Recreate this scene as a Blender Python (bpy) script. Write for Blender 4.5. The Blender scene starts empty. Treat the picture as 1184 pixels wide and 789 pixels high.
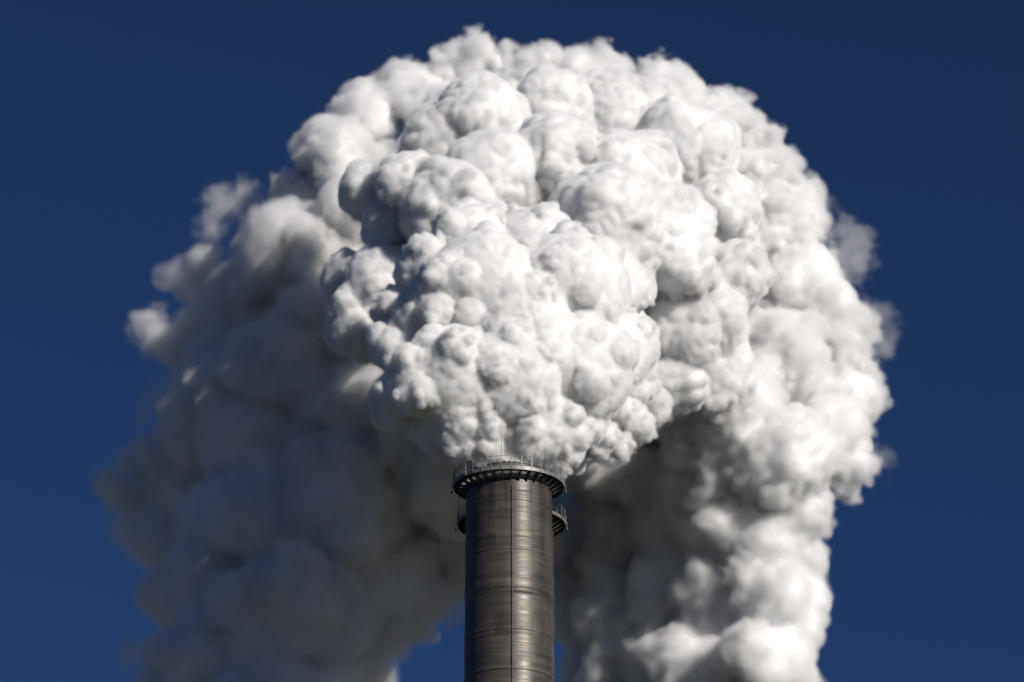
import bpy, bmesh, math, random, time
import numpy as np
from mathutils import Vector, Matrix

R = math.radians
scene = bpy.context.scene
C = scene.collection

# ------------------------------------------------------------------ camera
SLANT, ELEV = 420.0, R(20.2)
TOP = 1.7 + SLANT * math.sin(ELEV)          # height of the chimney's upper deck
CAM = Vector((0.35, -SLANT * math.cos(ELEV), 1.7))
FPX = 4361.0                                # focal length in pixels of a 1184-wide frame
PITCH = ELEV + math.atan((552 - 394.5) / FPX)
cd = bpy.data.cameras.new('camera')
cd.sensor_width = 36.0
cd.lens = FPX / 1184 * 36.0
cd.clip_start, cd.clip_end = 1.0, 30000.0
cam = bpy.data.objects.new('camera', cd)
C.objects.link(cam)
cam.location = CAM
cam.rotation_euler = (math.pi / 2 + PITCH, 0, 0)
scene.camera = cam

# ------------------------------------------------------------------ sky and sun
SUN_AZ, SUN_EL = R(40), R(22)               # to the right of straight behind the camera
world = bpy.data.worlds.new('World')
scene.world = world
world.use_nodes = True
nt = world.node_tree
sky = nt.nodes.new('ShaderNodeTexSky')
sky.sky_type = 'NISHITA'
sky.sun_disc = False
sky.sun_elevation = SUN_EL
sky.sun_rotation = math.pi - SUN_AZ         # clockwise from +Y
sky.altitude = 7600
sky.air_density = 1.0
sky.dust_density = 0.0
sky.ozone_density = 8.0
bg = nt.nodes['Background']
nt.links.new(sky.outputs[0], bg.inputs[0])
bg.inputs[1].default_value = 0.05
sl = bpy.data.lights.new('sun', 'SUN')
sl.energy = 5.0
sl.angle = R(0.53)
sl.color = (1.0, 0.945, 0.875)
so = bpy.data.objects.new('sun', sl)
C.objects.link(so)
so.location = (60, -60, 260)
sdir = Vector((math.sin(SUN_AZ) * math.cos(SUN_EL), -math.cos(SUN_AZ) * math.cos(SUN_EL), math.sin(SUN_EL)))
so.rotation_euler = sdir.to_track_quat('Z', 'Y').to_euler()
vs = scene.view_settings
vs.view_transform, vs.look, vs.gamma = 'Standard', 'None', 1.0
vs.exposure = -0.12
cy = scene.cycles
cy.max_bounces = 16
cy.diffuse_bounces = 4
cy.volume_bounces = 8
cy.transparent_max_bounces = 16
cy.use_denoising = True

# ------------------------------------------------------------------ helpers
def tag(o, label=None, cat=None, group=None, kind=None):
    for k, v in (('label', label), ('category', cat), ('group', group), ('kind', kind)):
        if v: o[k] = v
    return o
def obj(name, bm, mat, parent=None, smooth=False):
    me = bpy.data.meshes.new(name)
    bmesh.ops.recalc_face_normals(bm, faces=bm.faces)
    bm.to_mesh(me); bm.free()
    if smooth:
        me.polygons.foreach_set('use_smooth', [True] * len(me.polygons))
        me.set_sharp_from_angle(angle=R(35))
    me.materials.append(mat)
    o = bpy.data.objects.new(name, me); C.objects.link(o)
    o.parent = parent
    return o
def lathe(bm, prof, n=160, closed=True):
    """turn a closed (r, z) outline about the z axis"""
    rings = []
    for k in range(n):
        a = 2 * math.pi * k / n
        rings.append([bm.verts.new((r * math.cos(a), r * math.sin(a), z)) for r, z in prof])
    m = len(prof)
    for k in range(n):
        A, B = rings[k], rings[(k + 1) % n]
        for j in range(m if closed else m - 1):
            bm.faces.new((A[j], B[j], B[(j + 1) % m], A[(j + 1) % m]))
def ring(bm, r, z, t=0.03, n=160):
    lathe(bm, [(r + t * math.cos(q), z + t * math.sin(q)) for q in [i * math.pi / 3 for i in range(6)]], n)
def tube(bm, p, q, t, n=8):
    p, q = Vector(p), Vector(q)
    ax = (q - p).normalized()
    u = ax.orthogonal().normalized(); v = ax.cross(u)
    A = [bm.verts.new(p + (u * math.cos(2*math.pi*i/n) + v * math.sin(2*math.pi*i/n)) * t) for i in range(n)]
    B = [bm.verts.new(q + (u * math.cos(2*math.pi*i/n) + v * math.sin(2*math.pi*i/n)) * t) for i in range(n)]
    for i in range(n):
        bm.faces.new((A[i], A[(i+1) % n], B[(i+1) % n], B[i]))
    bm.faces.new(A[::-1]); bm.faces.new(B)
def box(bm, mat4, sx, sy, sz):
    r = bmesh.ops.create_cube(bm, size=1.0)
    bmesh.ops.transform(bm, verts=r['verts'], matrix=mat4 @ Matrix.Diagonal((sx, sy, sz, 1)))
def polar(a, r, z): return Vector((r * math.cos(a), r * math.sin(a), z))

def metal(name, col, metallic, rough, streak=0.0, bump=0.0, spots=0.0):
    """weathered sheet metal: streaks that run round the shell, sooty patches, uneven gloss"""
    m = bpy.data.materials.new(name); m.use_nodes = True
    n, L = m.node_tree.nodes, m.node_tree.links
    b = n['Principled BSDF']
    b.inputs['Metallic'].default_value = metallic
    b.inputs['Roughness'].default_value = rough
    b.inputs['Base Color'].default_value = (*col, 1)
    tc = n.new('ShaderNodeTexCoord')
    def nz(scale, detail, rough_=.6):
        mp = n.new('ShaderNodeMapping'); mp.inputs['Scale'].default_value = scale
        L.new(tc.outputs['Object'], mp.inputs[0])
        t = n.new('ShaderNodeTexNoise'); t.inputs['Scale'].default_value = 1; t.inputs['Detail'].default_value = detail
        t.inputs['Roughness'].default_value = rough_
        L.new(mp.outputs[0], t.inputs[0]); return t.outputs[0]
    def rng_(x, a, b_, lo=.3, hi=.7):
        q = n.new('ShaderNodeMapRange'); q.inputs[1].default_value = lo; q.inputs[2].default_value = hi
        q.inputs[3].default_value = a; q.inputs[4].default_value = b_
        L.new(x, q.inputs[0]); return q.outputs[0]
    def mth(op, a, b_):
        q = n.new('ShaderNodeMath'); q.operation = op
        for i, v in enumerate((a, b_)):
            if hasattr(v, 'links'): L.new(v, q.inputs[i])
            else: q.inputs[i].default_value = v
        return q.outputs[0]
    if streak:
        s1 = nz((.12, .12, 2.6), 7, .7)          # bands round the shell
        s2 = nz((.9, .9, .10), 5)                # run-off down the shell
        s3 = nz((.25, .25, .35), 6)              # broad patches
        sx = n.new('ShaderNodeSeparateXYZ'); L.new(tc.outputs['Object'], sx.inputs[0])
        cx = n.new('ShaderNodeCombineXYZ'); L.new(mth('MULTIPLY', mth('ARCTAN2', sx.outputs[0], sx.outputs[1]), 4.8), cx.inputs[0]); L.new(sx.outputs[2], cx.inputs[1])
        br = n.new('ShaderNodeTexBrick'); L.new(cx.outputs[0], br.inputs[0])
        br.inputs['Color1'].default_value = (.8, .8, .8, 1); br.inputs['Color2'].default_value = (1.15, 1.15, 1.15, 1); br.inputs['Mortar'].default_value = (.55, .55, .55, 1)
        br.inputs['Scale'].default_value = 1.0; br.inputs['Mortar Size'].default_value = .012; br.inputs['Brick Width'].default_value = 3.02; br.inputs['Row Height'].default_value = 2.35
        plate = n.new('ShaderNodeRGBToBW'); L.new(br.outputs[0], plate.inputs[0])
        # smoke stains run down from the rim and fade out below it
        soot = mth('SUBTRACT', 1.0, mth('MULTIPLY', rng_(sx.outputs[2], 0, .75, 136, 146), rng_(nz((1.1, 1.1, .05), 5), 0, 1, .42, .62)))
        f = mth('MULTIPLY', mth('MULTIPLY', plate.outputs[0], soot), mth('MULTIPLY', rng_(s1, 1 - streak, 1 + streak), 1.0))
        f = mth('MULTIPLY', f, mth('MULTIPLY', rng_(s2, 1 - streak*.45, 1 + streak*.45), rng_(s3, 1 - streak*.8, 1 + streak*.6)))
        vm = n.new('ShaderNodeVectorMath'); vm.operation = 'SCALE'; vm.inputs[0].default_value = col
        L.new(f, vm.inputs['Scale']); L.new(vm.outputs[0], b.inputs['Base Color'])
        L.new(mth('ADD', rng_(s1, -.09, .13), rng_(s3, rough - .04, rough + .08)), b.inputs['Roughness'])
        if bump:
            h = mth('ADD', mth('MULTIPLY', s1, .5), mth('MULTIPLY', nz((.7, .7, 1.2), 4), .5))
            bp = n.new('ShaderNodeBump'); bp.inputs['Strength'].default_value = 1; bp.inputs['Distance'].default_value = bump
            L.new(h, bp.inputs['Height']); L.new(bp.outputs[0], b.inputs['Normal'])
    elif spots:
        f = rng_(nz((1.5, 1.5, 1.5), 6), 1 - spots, 1 + spots)
        vm = n.new('ShaderNodeVectorMath'); vm.operation = 'SCALE'; vm.inputs[0].default_value = col
        L.new(f, vm.inputs['Scale']); L.new(vm.outputs[0], b.inputs['Base Color'])
    return m
M = dict(shell=metal('weathered_shell', (.078, .068, .057), .36, .42, .3, .035),
         collar=metal('collar_steel', (.105, .092, .077), .5, .42, .35, .03),
         galv=metal('galvanised', (.2, .195, .185), .3, .5, spots=.3),
         under=metal('dark_steel', (.05, .048, .045), .2, .6, spots=.4),
         liner=metal('sooty_liner', (.09, .085, .08), .2, .6, spots=.5),
         lamp=metal('lamp_black', (.02, .02, .02), 0, .4))

# ------------------------------------------------------------------ ground
bm = bmesh.new(); bmesh.ops.create_grid(bm, x_segments=8, y_segments=8, size=9000)
gm = bpy.data.materials.new('ground'); gm.use_nodes = True
n, L = gm.node_tree.nodes, gm.node_tree.links
t = n.new('ShaderNodeTexNoise'); t.inputs['Scale'].default_value = .02; t.inputs['Detail'].default_value = 12
tc = n.new('ShaderNodeTexCoord'); L.new(tc.outputs['Object'], t.inputs[0])
cr = n.new('ShaderNodeValToRGB'); L.new(t.outputs[0], cr.inputs[0])
cr.color_ramp.elements[0].position = .35; cr.color_ramp.elements[0].color = (.035, .05, .02, 1)
cr.color_ramp.elements[1].position = .65; cr.color_ramp.elements[1].color = (.10, .085, .06, 1)
L.new(cr.outputs[0], n['Principled BSDF'].inputs['Base Color']); n['Principled BSDF'].inputs['Roughness'].default_value = .95
tag(obj('ground', bm, gm), kind='structure')

# ------------------------------------------------------------------ chimneys
SHAFT_TOP = 145.62
def rad(z): return 4.77 + 0.004 * max(0.0, 145.2 - z)
NP = 34                                        # posts and brackets round a platform
def make_chimney():
    root = bpy.data.objects.new('chimney', None); C.objects.link(root)
    # shell with the welded courses standing a little proud of each other
    bm = bmesh.new()
    r_ = random.Random(3)
    prof = []; z = SHAFT_TOP
    zs = [SHAFT_TOP]
    while zs[-1] > 2.5: zs.append(zs[-1] - r_.uniform(1.9, 2.9))
    zs[-1] = 0.0
    for a, b in zip(zs, zs[1:]):
        off = r_.uniform(-.018, .018)
        prof += [(rad(a) + off, a - .006), (rad(a) + off, a - .3), (rad(b) + off, b + .3), (rad(b) + off, b + .006)]
    prof = [(4.3, SHAFT_TOP)] + prof + [(4.6, 0.0)]
    obj('shell', (lathe(bm, prof, 192), bm)[1], M['shell'], root, True)
    # stiffening collars
    for zt, h, t in ((142.74, .38, .05), (138.95, .85, .045), (137.0, .33, .06), (133.42, 1.2, .05), (127.85, .36, .07), (126.3, .3, .035), (123.35, .36, .05), (121.9, .5, .05),
                     (117.5, .5, .06), (111, .8, .06), (104, .5, .06), (96, .8, .06), (86, .6, .06), (74, .8, .06), (60, .6, .06), (44, .8, .06), (26, .6, .06), (6, .9, .08)):
        bm = bmesh.new()
        a, b = rad(zt), rad(zt - h)
        lathe(bm, [(a - .03, zt), (a + t * .6, zt - .01), (a + t, zt - .06), (b + t, zt - h + .06), (b + t * .7, zt - h + .01), (b - .03, zt - h)], 192)
        obj('collar', bm, M['collar'], root, True)
    # lighter cap band that the platform hangs on
    bm = bmesh.new(); lathe(bm, [(4.74, 145.50), (4.86, 145.50), (4.90, 145.42), (4.90, 145.02), (4.86, 144.98), (4.74, 144.98)], 192)
    obj('cap_band', bm, M['galv'], root, True)
    # flue that stands above the deck, lugs on its lip
    bm = bmesh.new(); lathe(bm, [(4.05, 140.0), (4.34, 140.0), (4.34, 145.9), (4.40, 145.95), (4.40, 146.12), (4.34, 146.17), (4.34, 146.82), (4.42, 146.86), (4.42, 146.97), (4.05, 146.97)], 160)
    fl = obj('flue', bm, M['liner'], root, True)
    bm = bmesh.new()
    prev = first = None
    for k in range(176):
        a = 2 * math.pi * k / 176
        h = 147.0 + (r_.uniform(.08, .2) if k % 4 in (0, 1) and r_.random() < .85 else 0)
        cur = [bm.verts.new(polar(a, r, z)) for r, z in ((4.22, 146.93), (4.38, 146.93), (4.38, h), (4.22, h))]
        if prev:
            for i in range(4): bm.faces.new((prev[i], cur[i], cur[(i+1) % 4], prev[(i+1) % 4]))
        prev = cur; first = first or cur
    for i in range(4): bm.faces.new((prev[i], first[i], first[(i+1) % 4], prev[(i+1) % 4]))
    obj('notched_lip', bm, M['liner'], fl)
    # conduit down the front, on clips
    bm = bmesh.new(); a = -math.pi / 2 + .073
    for z0, z1 in zip(range(0, 144, 12), range(12, 156, 12)):
        tube(bm, polar(a, rad(z0) + .11, z0), polar(a, rad(z1) + .11, min(z1, 145.3)), .055)
    for z in np.arange(2, 145, 2.4):
        box(bm, Matrix.Translation(polar(a, rad(z) + .06, z)) @ Matrix.Rotation(a, 4, 'Z'), .2, .2, .08)
    obj('conduit', bm, M['under'], root)
    # platform
    bm = bmesh.new(); lathe(bm, [(5.28, 145.60), (6.13, 145.60), (6.13, 145.66), (5.28, 145.66)])
    pf = obj('platform', bm, M['under'], root)
    bm = bmesh.new(); lathe(bm, [(6.135, 145.44), (6.18, 145.44), (6.18, 145.84), (6.135, 145.84)])
    obj('toe_board', bm, M['galv'], pf)
    for k in range(NP):
        a = -math.pi / 2 + .05 + 2 * math.pi * k / NP
        bm = bmesh.new()
        T = Matrix.Rotation(a, 4, 'Z')
        v = []
        for s in (-.03, .03):
            v.append([bm.verts.new(T @ Vector(q)) for q in ((4.72, s, 145.58), (6.13, s, 145.58), (6.13, s, 145.36), (5.9, s, 145.28), (4.9, s, 144.62), (4.72, s, 144.62))])
        bm.faces.new(v[0]); bm.faces.new(v[1][::-1])
        for i in range(6): bm.faces.new((v[0][i], v[0][(i+1) % 6], v[1][(i+1) % 6], v[1][i]))
        box(bm, T @ Matrix.Translation((5.5, 0, 145.555)), 1.2, .16, .05)      # top flange
        obj('bracket', bm, M['under'], pf)
    bm = bmesh.new()
    ring(bm, 6.17, 147.0, .027); ring(bm, 6.17, 146.60, .022); ring(bm, 6.17, 146.20, .022)
    obj('handrail', bm, M['galv'], pf, True)
    for k in range(NP):
        a = -math.pi / 2 + .05 + 2 * math.pi * k / NP
        bm = bmesh.new(); box(bm, Matrix.Translation(polar(a, 6.215, 146.27)) @ Matrix.Rotation(a, 4, 'Z'), .07, .07, 1.46)
        obj('post', bm, M['galv'], pf)
    for k, (a, z1) in enumerate(((-1.705, 149.2), (-.87, 148.6), (math.pi + .2, 148.9), (.75, 148.8), (2.2, 149))):
        bm = bmesh.new(); tube(bm, polar(a, 6.2, 145.6), polar(a, 6.2, z1), .028, 6); tube(bm, polar(a, 6.2, z1), polar(a, 6.2, z1 + .35), .012, 6)
        obj('lightning_rod', bm, M['under'], pf)
    for a in (0, math.pi, math.pi / 2, -math.pi / 2 - 1.0e-9):
        if a < -1: continue
        bm = bmesh.new()
        tube(bm, polar(a, 6.2, 145.6), polar(a, 6.36, 145.5), .025); tube(bm, polar(a, 6.36, 145.9), polar(a, 6.36, 144.98), .022)
        lathe_at = Matrix.Translation(polar(a, 6.36, 144.9))
        r = bmesh.ops.create_uvsphere(bm, u_segments=12, v_segments=8, radius=.13); bmesh.ops.transform(bm, verts=r['verts'], matrix=lathe_at)
        tube(bm, polar(a, 6.36, 144.98), polar(a, 6.36, 145.08), .09)
        obj('lamp', bm, M['lamp'], pf)
    return root
def copy_tree(o, parent=None):
    c = o.copy(); C.objects.link(c); c.parent = parent
    for ch in list(o.children): copy_tree(ch, c)
    return c
ch1 = make_chimney()
tag(ch1, 'weathered brown steel chimney standing in front with its whole shaft showing, platform round its top', 'chimney', 'twin power plant chimneys')
ch2 = copy_tree(ch1)
ch2.location = (.31, 12.6, 0)
ch2['label'] = 'steel chimney almost hidden behind the other one, only the sides of its platform showing'

# ------------------------------------------------------------------ plume shape
# billows of the plume, plus hidden lobes added to shade its left leg, as (x, y, z, radius) in metres: the chimney stands at the origin, y runs away with the wind
LOBES = dict(
 bulb=[(-0.04,0.00,151.25,4.25),(-2.53,-3.00,150.53,3.45),(2.65,-3.00,150.53,3.45),(0.16,-2.00,149.06,2.50),(-4.83,-3.00,150.94,3.46),(5.16,-2.00,151.32,3.66),
  (-7.35,-2.00,151.63,2.89),(0.35,8.00,157.25,5.93),(-3.49,-3.00,152.38,4.42),(4.20,-2.00,152.76,4.63),(0.16,-3.00,157.13,7.14),(-6.09,-5.00,156.75,5.96),
  (7.44,-1.00,158.97,6.80),(11.16,3.00,163.22,5.51),(-9.42,-6.00,155.94,4.02),(0.64,-1.00,163.70,8.00),(6.04,0.00,168.35,7.85),(-2.77,-3.00,168.14,6.82),
  (-7.62,-3.00,165.29,5.06),(10.33,6.00,172.52,5.59),(3.15,6.00,176.32,5.81),(13.49,6.00,161.56,3.56),(12.55,6.00,157.11,2.76),(-11.45,-1.00,155.01,3.29),
  (-12.27,-2.00,161.19,3.30),(-8.56,0.00,153.53,3.10),(8.09,0.00,152.91,3.10),(11.04,2.00,152.32,1.94),(14.70,6.00,155.21,1.67),(12.87,5.00,152.42,1.37),
  (9.88,3.00,150.94,1.27),(-13.18,3.00,168.01,2.57),(-8.73,1.00,172.31,3.55),(-4.33,3.00,177.51,3.98),(5.24,20.00,162.44,5.60),(10.44,24.00,165.87,4.33),
  (10.53,20.00,161.23,4.28),(6.19,16.00,158.18,4.43),(1.17,22.00,161.57,5.93)],  # closing bulb lobes are unseen, added behind it to shade the left leg
 crown=[(-12.18,20.00,191.89,4.18),(-14.02,24.00,187.61,4.41),(-14.97,24.00,179.63,5.42),(-16.45,24.00,174.00,4.36),(-7.11,18.00,187.78,6.22),(5.41,23.00,195.23,6.96),
  (-1.95,20.00,192.69,6.28),(13.87,25.00,193.83,7.19),(18.01,25.00,187.48,7.15),(11.49,17.00,185.06,7.23),(20.48,23.00,183.17,5.01),(22.19,29.00,176.63,6.94),
  (27.19,31.00,184.34,4.78),(25.35,31.00,172.34,5.05),(19.98,29.00,169.85,4.18),(16.85,25.00,164.93,2.68),(-2.93,16.00,181.25,6.16),(-19.33,30.00,177.27,4.00),
  (-18.33,23.00,177.52,3.01),(-16.69,26.00,193.71,4.13),(-18.56,27.00,182.05,4.00),(-3.11,32.00,205.36,6.28),(-8.50,32.00,202.97,4.97),(5.60,37.00,208.60,6.36),
  (14.43,39.00,209.56,6.39),(21.93,37.00,202.93,7.21),(26.15,37.00,196.36,5.87),(-13.17,22.00,163.76,3.48),(1.18,25.00,170.49,9.33),(9.49,25.00,172.73,8.31),
  (-7.11,24.00,172.32,7.25)],
 arch=[(16.02,30.00,167.77,3.76),(12.05,28.00,162.21,3.52),(3.26,30.00,160.75,3.74),(-18.95,40.00,196.51,5.24),(-20.90,44.00,205.58,5.55),(-24.31,42.00,192.39,5.47),  # first lobes added behind bulb and crown to keep sun off the left leg
  (-4.96,48.00,222.39,4.31),(-1.23,48.00,221.38,3.40),(-8.36,49.00,220.62,3.85),(-12.31,50.00,217.72,5.66),(-17.92,50.00,215.21,5.09),(-22.89,50.00,209.00,5.63),
  (-26.69,50.00,202.84,5.04),(11.39,48.00,218.87,5.08),(3.51,48.00,218.87,5.08),(20.28,46.00,215.15,5.61),(26.92,46.00,211.43,5.60),(31.09,44.00,204.37,6.10),
  (34.22,44.00,197.10,6.07),(37.31,44.00,189.92,5.48),(39.93,44.00,186.37,4.60),(41.87,44.00,179.31,4.90),(42.76,44.00,173.49,4.55),(39.16,42.00,166.96,5.90),
  (41.15,42.00,162.41,4.49),(37.28,42.00,157.88,4.48),(32.92,38.00,163.18,7.00),(27.23,50.00,164.20,6.52),(30.45,48.00,168.08,5.43),(33.56,42.00,177.33,7.57),
  (27.76,38.00,168.85,6.81),(21.44,40.00,167.34,3.84),(-3.22,48.00,206.22,12.29),(10.13,46.00,205.29,12.24),(-15.49,50.00,201.00,10.05),(23.14,44.00,192.31,9.87),
  (1.23,50.00,188.89,13.26),(14.59,56.00,182.97,11.13),(-12.08,54.00,184.56,9.99),(2.36,60.00,174.97,7.80),(12.31,58.00,171.84,6.65)],
 tail=[(31.50,44.00,155.22,5.98),(27.20,48.00,157.75,5.82),(21.81,57.00,159.77,6.36),(15.68,64.00,161.05,6.23),(11.59,70.00,161.95,4.73),(31.83,44.00,147.39,5.73),
  (27.36,49.00,147.93,6.00),(21.65,57.00,150.57,6.54),(16.08,63.00,151.39,6.18),(11.51,70.00,152.52,4.93),(30.85,45.00,139.43,5.92),(26.47,50.00,138.78,6.41),
  (21.20,58.00,140.69,6.51),(15.39,62.00,141.92,6.13),(11.43,70.00,143.22,4.90),(30.04,47.00,131.84,5.92),(24.50,52.00,131.12,6.40),(33.46,46.00,144.16,3.83),
  (20.45,56.00,166.39,6.16),(25.83,44.00,163.71,5.58),(14.66,64.00,169.32,5.60)],
 leg=[(-27.93,46.00,193.18,5.73),(-32.30,56.00,189.00,5.83),(-26.59,47.00,179.35,6.77),(-34.24,56.00,178.19,7.11),(-41.59,67.00,190.48,4.36),(-37.37,62.00,175.73,7.19),
  (-29.37,52.00,169.58,8.10),(-20.44,46.00,173.11,7.16),(-40.29,66.00,170.05,6.31),(-32.23,50.00,158.46,7.80),(-21.38,48.00,160.03,8.19),(-14.07,54.00,164.50,5.91),
  (-35.74,50.00,149.39,6.46),(-27.13,42.00,143.42,7.59),(-18.33,56.00,152.52,6.97),(-37.23,46.00,138.10,6.79),(-28.07,44.00,134.21,7.78),(-22.12,58.00,140.69,4.78),
  (-16.50,66.00,153.54,4.89),(-10.33,60.00,159.66,3.97),(-21.13,44.00,186.37,6.55),(-6.50,62.00,159.18,4.21),(1.24,64.00,162.22,4.90),(8.89,68.00,166.00,3.82),
  (8.19,70.00,157.21,2.92),(-22.07,48.00,168.08,6.51),(-26.20,50.00,153.91,6.90),(-15.13,56.00,157.11,5.46),(-31.56,52.00,169.58,7.67),(-28.26,48.00,178.57,6.56),
  (-12.80,46.00,167.32,5.39),(-7.39,46.00,163.88,5.16),(-8.14,60.00,161.40,4.20),(-3.13,52.00,164.93,5.01),(-41.77,66.00,198.75,2.99),(-47.30,70.00,173.93,3.42),
  (-11.91,60.00,152.71,3.73),(-9.21,58.00,162.45,3.96),(-44.06,64.00,154.04,3.56),(-48.73,70.00,169.71,2.50),(-33.45,48.00,129.96,6.35),(-21.80,46.00,129.38,5.26),
  (-16.33,46.00,189.59,6.59),(-44.73,68.00,163.62,3.61)])
# thin torn shreds at the sides
SHREDS = [(-36.38,60.00,205.49,7.10),(-44.62,66.00,181.50,5.92),(-49.49,68.00,170.78,6.35),(-44.45,66.00,160.56,5.16),(-46.67,66.00,191.30,4.81),(-48.38,66.00,146.59,4.45),(42.32,44.00,192.91,6.16),(44.67,44.00,181.65,6.11),(44.09,44.00,165.43,5.17),(35.69,46.00,148.06,5.12),(39.38,46.00,199.21,4.44),(7.96,66.00,165.29,6.72),(7.37,68.00,155.37,6.70),(-7.57,62.00,153.38,5.51)]
rng = np.random.default_rng(7)
def spheres_of(keys):
    return np.array([q for key in keys for q in LOBES[key]], float)
def sdf_to(S, P, chunk=2048):
    out = np.empty(len(P))
    for k in range(0, len(P), chunk):
        q = P[k:k+chunk]
        dd = np.sqrt(((q[:, None, :3] - S[None, :, :3]) ** 2).sum(2)) - S[None, :, 3]
        out[k:k+chunk] = dd.min(1)
    return out
def children(S, n, rlo, rhi, rmin, rmax, s0, s1):
    out = []
    for (x, y, z, r) in S:
        v = rng.normal(size=(n, 3)); v /= np.linalg.norm(v, axis=1)[:, None]
        rr = np.clip(r * (rlo + (rhi - rlo) * rng.random(n) ** 2.0), rmin, rmax)
        dist = r - rr * rng.uniform(s0, s1, n)
        out.append(np.column_stack([np.array([x, y, z]) + v * dist[:, None], rr]))
    return np.concatenate(out)

class Grid:
    def __init__(g, lo, hi, H):
        g.lo, g.H = np.array(lo, float), H
        g.dim = np.ceil((np.array(hi) - g.lo) / H).astype(int) + 1
        g.phi = np.full(g.dim, 8.0, np.float32)
        g.ax = [g.lo[k] + H * np.arange(g.dim[k]) for k in range(3)]
    def splat(g, S, band):
        for (x, y, z, r) in S:
            c = (x, y, z)
            a = [max(0, int((c[k] - r - band - g.lo[k]) / g.H)) for k in range(3)]
            b = [min(g.dim[k], int((c[k] + r + band - g.lo[k]) / g.H) + 2) for k in range(3)]
            if min(b[k] - a[k] for k in range(3)) < 1:
                continue
            X, Y, Z = [(g.ax[k][a[k]:b[k]] - c[k]).astype(np.float32) ** 2 for k in range(3)]
            w = g.phi[a[0]:b[0], a[1]:b[1], a[2]:b[2]]
            np.minimum(w, np.sqrt(X[:, None, None] + Y[None, :, None] + Z[None, None, :]) - np.float32(r), out=w)
    def noise(g, wave):
        """even noise in about -1..1 with features WAVE metres across (a tile of band-limited noise, 14 waves wide)"""
        a = TILE.transpose(rng.permutation(3))
        o = rng.integers(0, NT, 3)
        for k in range(3):
            t = np.arange(g.dim[k]) * g.H / wave * 8.0 + o[k] + rng.random()
            i = t.astype(int); u = (t - i).astype(np.float32)
            sh = [1, 1, 1]; sh[k] = -1; u = u.reshape(sh)
            a = np.take(a, i % NT, axis=k) * (1 - u) + np.take(a, (i + 1) % NT, axis=k) * u
        return a
NT = 112
def make_tile():
    w = np.fft.rfftn(rng.normal(size=(NT, NT, NT)).astype(np.float32))
    fx = np.fft.fftfreq(NT)[:, None, None]; fz = np.fft.rfftfreq(NT)[None, None, :]
    f = np.sqrt(fx ** 2 + fx.transpose(1, 0, 2) ** 2 + fz ** 2) * 16      # features of 8 cells = waves of 16
    a = np.fft.irfftn(w * np.exp(-((f - 1) / .35) ** 2), s=(NT, NT, NT)).astype(np.float32)
    return a / a.std() * .42
TILE = make_tile()

def surface_nets(phi, lo, H):
    s = phi < 0
    nx, ny, nz = phi.shape
    cnt = np.zeros((nx-1, ny-1, nz-1), np.uint8)
    for i in (0, 1):
        for j in (0, 1):
            for k in (0, 1):
                cnt += s[i:nx-1+i, j:ny-1+j, k:nz-1+k]
    act = (cnt > 0) & (cnt < 8)
    idx = np.full(act.shape, -1, np.int32)
    ijk = np.argwhere(act)
    idx[act] = np.arange(len(ijk), dtype=np.int32)
    acc = np.zeros((len(ijk), 3)); num = np.zeros(len(ijk))
    corners = [(i, j, k) for i in (0, 1) for j in (0, 1) for k in (0, 1)]
    val = {c: phi[ijk[:, 0]+c[0], ijk[:, 1]+c[1], ijk[:, 2]+c[2]] for c in corners}
    for c in corners:
        for ax in range(3):
            if c[ax] == 0:
                e = list(c); e[ax] = 1; e = tuple(e)
                a, b = val[c], val[e]
                m = (a < 0) != (b < 0)
                t = np.where(m, a / np.where(a == b, 1, a - b), 0)
                p = np.tile(np.array(c, float), (len(ijk), 1)); p[:, ax] += t
                acc[m] += p[m]; num[m] += 1
    V = (ijk + acc / num[:, None]) * H + lo
    quads = []
    for ax in range(3):
        sl0 = [slice(1, -1)] * 3; sl1 = [slice(1, -1)] * 3
        sl0[ax] = slice(0, -1); sl1[ax] = slice(1, None)
        a, b = s[tuple(sl0)], s[tuple(sl1)]
        e = np.argwhere(a != b)
        inside = a[a != b]
        e = e + 1; e[:, ax] -= 1
        u, v = (ax + 1) % 3, (ax + 2) % 3
        def cell(du, dv):
            q = e.copy(); q[:, u] -= du; q[:, v] -= dv
            return idx[q[:, 0], q[:, 1], q[:, 2]]
        q = np.column_stack([cell(1, 1), cell(0, 1), cell(0, 0), cell(1, 0)])
        q[~inside] = q[~inside][:, ::-1]
        quads.append(q)
    return V, np.concatenate(quads)
def mesh_from(name, V, F):
    me = bpy.data.meshes.new(name)
    me.vertices.add(len(V)); me.vertices.foreach_set('co', V.astype(np.float32).ravel())
    me.loops.add(F.size); me.loops.foreach_set('vertex_index', F.astype(np.int32).ravel())
    me.polygons.add(len(F))
    me.polygons.foreach_set('loop_start', np.arange(0, F.size, F.shape[1], dtype=np.int32))
    me.update(calc_edges=True)
    me.polygons.foreach_set('use_smooth', np.ones(len(F), bool))
    return me

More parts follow.
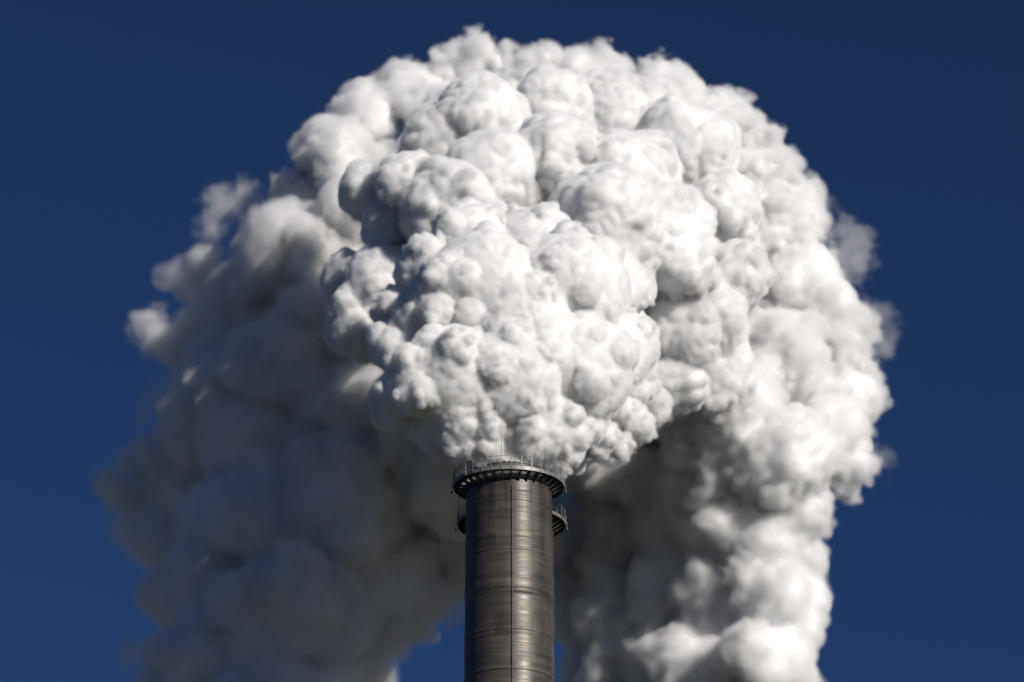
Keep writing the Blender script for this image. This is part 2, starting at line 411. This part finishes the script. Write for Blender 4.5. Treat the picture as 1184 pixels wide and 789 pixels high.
def steam_field(seed, keys, H, n0, n1, n2, n3, pad, r1=(.8, 4.2), sink=(.45, .92), r2=(.4, 1.5), rough_at=-.35):
    global rng
    rng = np.random.default_rng(seed)
    S0 = spheres_of(keys)
    if n0:
        Sb = children(S0, n0, 0.45, 0.75, 1.5, 6.0, 0.35, 0.9)
        Sb = Sb[sdf_to(S0, Sb) > -0.9 * Sb[:, 3]]
        S0 = np.concatenate([S0, Sb])
    S1 = children(S0, n1, 0.16, 0.62, *r1, *sink)
    S1 = S1[sdf_to(S0, S1) > -0.8 * S1[:, 3]]
    g = Grid((S0[:, :3] - S0[:, 3:]).min(0) - pad, (S0[:, :3] + S0[:, 3:]).max(0) + pad, H)
    g.splat(S0, 8.0); g.splat(S1, 2.0)
    if n2:
        S2 = children(S1, n2, 0.2, 0.5, *r2, 0.4, 0.9)
        k = np.sin(S2[:, 0] * .31 + 1.3) + np.sin(S2[:, 1] * .37 + .4) + np.sin(S2[:, 2] * .29 + 2.1)
        S2 = S2[k > rough_at]                       # some faces are smooth, others are broken up finely
        S2 = S2[sdf_to(S0, S2) > -0.3]
        S2 = S2[sdf_to(S1, S2) > -0.8 * S2[:, 3]]
        g.splat(S2, 1.0)
        if n3:
            S3 = children(S2, n3, 0.3, 0.5, 0.25, 0.6, 0.3, 0.8)
            S3 = S3[sdf_to(S1, S3) > -0.15]
            g.splat(S3, 0.6)
    return g

mats = {}
def volume_mat(name, dens, g_):
    m = bpy.data.materials.new(name); m.use_nodes = True
    n = m.node_tree; n.nodes.remove(n.nodes['Principled BSDF'])
    v = n.nodes.new('ShaderNodeVolumePrincipled')
    v.inputs['Color'].default_value = (0.985, 0.985, 0.985, 1)
    v.inputs['Anisotropy'].default_value = g_
    v.inputs['Density'].default_value = dens
    n.links.new(v.outputs[0], n.nodes['Material Output'].inputs['Volume'])
    return m

def vapour(name, g, dens, mat):
    """a density grid as a volume: the values ride on points, a Volume Cube node reads them"""
    me = bpy.data.meshes.new(name)
    n = dens.size
    me.vertices.add(n)
    a = me.attributes.new('value', 'FLOAT', 'POINT')
    a.data.foreach_set('value', np.ascontiguousarray(dens, np.float32).ravel())
    me.materials.append(mat)
    o = bpy.data.objects.new(name, me); C.objects.link(o)
    t = bpy.data.node_groups.new(name, 'GeometryNodeTree')
    t.interface.new_socket('Geometry', in_out='INPUT', socket_type='NodeSocketGeometry')
    t.interface.new_socket('Geometry', in_out='OUTPUT', socket_type='NodeSocketGeometry')
    N, L = t.nodes, t.links
    gi, go = N.new('NodeGroupInput'), N.new('NodeGroupOutput')
    vc = N.new('GeometryNodeVolumeCube')
    d = [int(x) for x in g.dim]
    hi = g.lo + g.H * (g.dim - 1)
    vc.inputs['Min'].default_value = tuple(g.lo); vc.inputs['Max'].default_value = tuple(hi)
    for k, ax in enumerate('XYZ'):
        vc.inputs['Resolution ' + ax].default_value = d[k]
    pos = N.new('GeometryNodeInputPosition')
    sub = N.new('ShaderNodeVectorMath'); sub.operation = 'SUBTRACT'; sub.inputs[1].default_value = tuple(g.lo)
    mul = N.new('ShaderNodeVectorMath'); mul.operation = 'SCALE'; mul.inputs['Scale'].default_value = 1 / g.H
    add = N.new('ShaderNodeVectorMath'); add.operation = 'ADD'; add.inputs[1].default_value = (.5, .5, .5)
    sep = N.new('ShaderNodeSeparateXYZ')
    L.new(pos.outputs[0], sub.inputs[0]); L.new(sub.outputs[0], mul.inputs[0]); L.new(mul.outputs[0], add.inputs[0]); L.new(add.outputs[0], sep.inputs[0])
    ints = []
    for k in range(3):
        f = N.new('FunctionNodeFloatToInt'); f.rounding_mode = 'FLOOR'
        L.new(sep.outputs[k], f.inputs[0]); ints.append(f)
    def im(op, a, b):
        q = N.new('FunctionNodeIntegerMath'); q.operation = op
        for s_, v_ in ((0, a), (1, b)):
            if isinstance(v_, int): q.inputs[s_].default_value = v_
            else: L.new(v_, q.inputs[s_])
        return q.outputs[0]
    idx = im('ADD', im('MULTIPLY', im('ADD', im('MULTIPLY', ints[0].outputs[0], d[1]), ints[1].outputs[0]), d[2]), ints[2].outputs[0])
    na = N.new('GeometryNodeInputNamedAttribute'); na.data_type = 'FLOAT'; na.inputs[0].default_value = 'value'
    si = N.new('GeometryNodeSampleIndex'); si.data_type = 'FLOAT'
    L.new(gi.outputs[0], si.inputs['Geometry']); L.new(na.outputs[0], si.inputs['Value']); L.new(idx, si.inputs['Index'])
    L.new(si.outputs[0], vc.inputs['Density'])
    sm = N.new('GeometryNodeSetMaterial'); sm.inputs['Material'].default_value = mat
    L.new(vc.outputs[0], sm.inputs[0]); L.new(sm.outputs[0], go.inputs[0])
    o.modifiers.new('grid', 'NODES').node_group = t
    return o

def smooth01(x):
    x = np.clip(x, 0, 1); return x * x * (3 - 2 * x)

t0 = time.time()
arch = steam_field(11, ['arch'], 0.3, 2, 18, 8, 0, 4, (.9, 4.2), (.62, .96), (.35, 1.2), -.6)
tail = steam_field(15, ['tail'], 0.33, 5, 20, 10, 0, 5, (.9, 4.2), (.6, .95))
leg = steam_field(12, ['leg'], 0.42, 5, 18, 3, 0, 7, (1.2, 4.5), (.65, .96))
crown = steam_field(13, ['crown'], 0.2, 0, 26, 14, 0, 3, (.7, 4.0), (.6, .96), (.3, 1.2), -.6)
bulb = steam_field(14, ['bulb'], 0.16, 1, 40, 34, 4, 2.5, (.6, 2.6), (.45, .93), (.25, .9), -.9)
print('fields', time.time() - t0, arch.dim, leg.dim, crown.dim, bulb.dim)
def puff(g, amp, wave): g.phi += amp * (1 - 2.6 * np.abs(g.noise(wave)))
def rough(g, amp, wave): g.phi += amp * g.noise(wave)
p0 = arch.phi - .9
rough(arch, 1.3, 7); puff(arch, .4, 4); rough(arch, .8, 2.6); puff(arch, .3, 1.6); rough(arch, .4, 1.0); rough(arch, .15, .6)
np.maximum(arch.phi, p0, out=arch.phi)
leg.phi -= 1.7; rough(leg, 1.6, 9); puff(leg, .5, 6); rough(leg, 1.1, 5); rough(leg, .8, 2.8); rough(leg, .5, 1.6); rough(leg, .3, .95)
tail.phi -= .9; rough(tail, 1.6, 8); rough(tail, 1.1, 4.5); rough(tail, .75, 2.5); rough(tail, .5, 1.4); rough(tail, .25, .8)
rough(crown, .8, 5); puff(crown, .22, 2.4); puff(crown, .12, 1.2); rough(crown, .12, .7)
rough(bulb, .4, 4); puff(bulb, .1, 1.6); puff(bulb, .06, .8); rough(bulb, .06, .45)
print('noise', time.time() - t0)
parts = [surface_nets(g.phi + off, g.lo, g.H) for g, off in ((arch, 1.7), (tail, 1.9), (leg, 2.7), (crown, .7), (bulb, .5))]
base = 0; Vs, Fs = [], []
for v_, f_ in parts:
    Vs.append(v_); Fs.append(f_ + base); base += len(v_)
print('nets', time.time() - t0, base)
me = mesh_from('steam_plume', np.concatenate(Vs), np.concatenate(Fs))
plume = bpy.data.objects.new('steam_plume', me)
C.objects.link(plume)
m = bpy.data.materials.new('steam'); m.use_nodes = True
b = m.node_tree.nodes['Principled BSDF']
b.inputs['Base Color'].default_value = (0.93, 0.93, 0.93, 1)
b.inputs['Roughness'].default_value = 1.0
b.inputs['Specular IOR Level'].default_value = 0.0
b.inputs['Subsurface Weight'].default_value = 1.0
b.inputs['Subsurface Radius'].default_value = (1, 1, 1)
b.inputs['Subsurface Scale'].default_value = 0.8
me.materials.append(m)
tag(plume, 'huge billowing white plume of steam over the chimneys, dark on its shaded side', 'steam plume')
for g, w, d, wisps in ((arch, 1.5, 1.7, .06), (tail, 1.8, 1.6, 0), (leg, 2.7, 1.2, .12), (crown, .7, 4.5, 0), (bulb, .5, 6.0, 0)):
    dens = smooth01(-g.phi / w)
    if wisps:                                   # torn, half-transparent shreds that drift off the far sides
        st = .8 * g.noise(4.5) + .65 * g.noise(2.2) + .5 * g.noise(1.2) + .35 * g.noise(.75)
        mk = np.zeros(g.dim, np.float32)
        for (cx_, cy_, cz_, r) in SHREDS:
            c = (cx_, cy_, cz_)
            q = sum((((g.ax[k] - c[k]) / r).astype(np.float32) ** 2).reshape([-1 if i == k else 1 for i in range(3)]) for k in range(3))
            np.maximum(mk, 1 - q, out=mk)
        dens = np.maximum(dens, wisps * smooth01(st * .95 + 1.5 * mk - .7) * smooth01(mk * 2.5))
    o = vapour('vapour', g, dens, volume_mat('vapour', d, 0.0))
    o.parent = plume
print('vap', time.time() - t0)
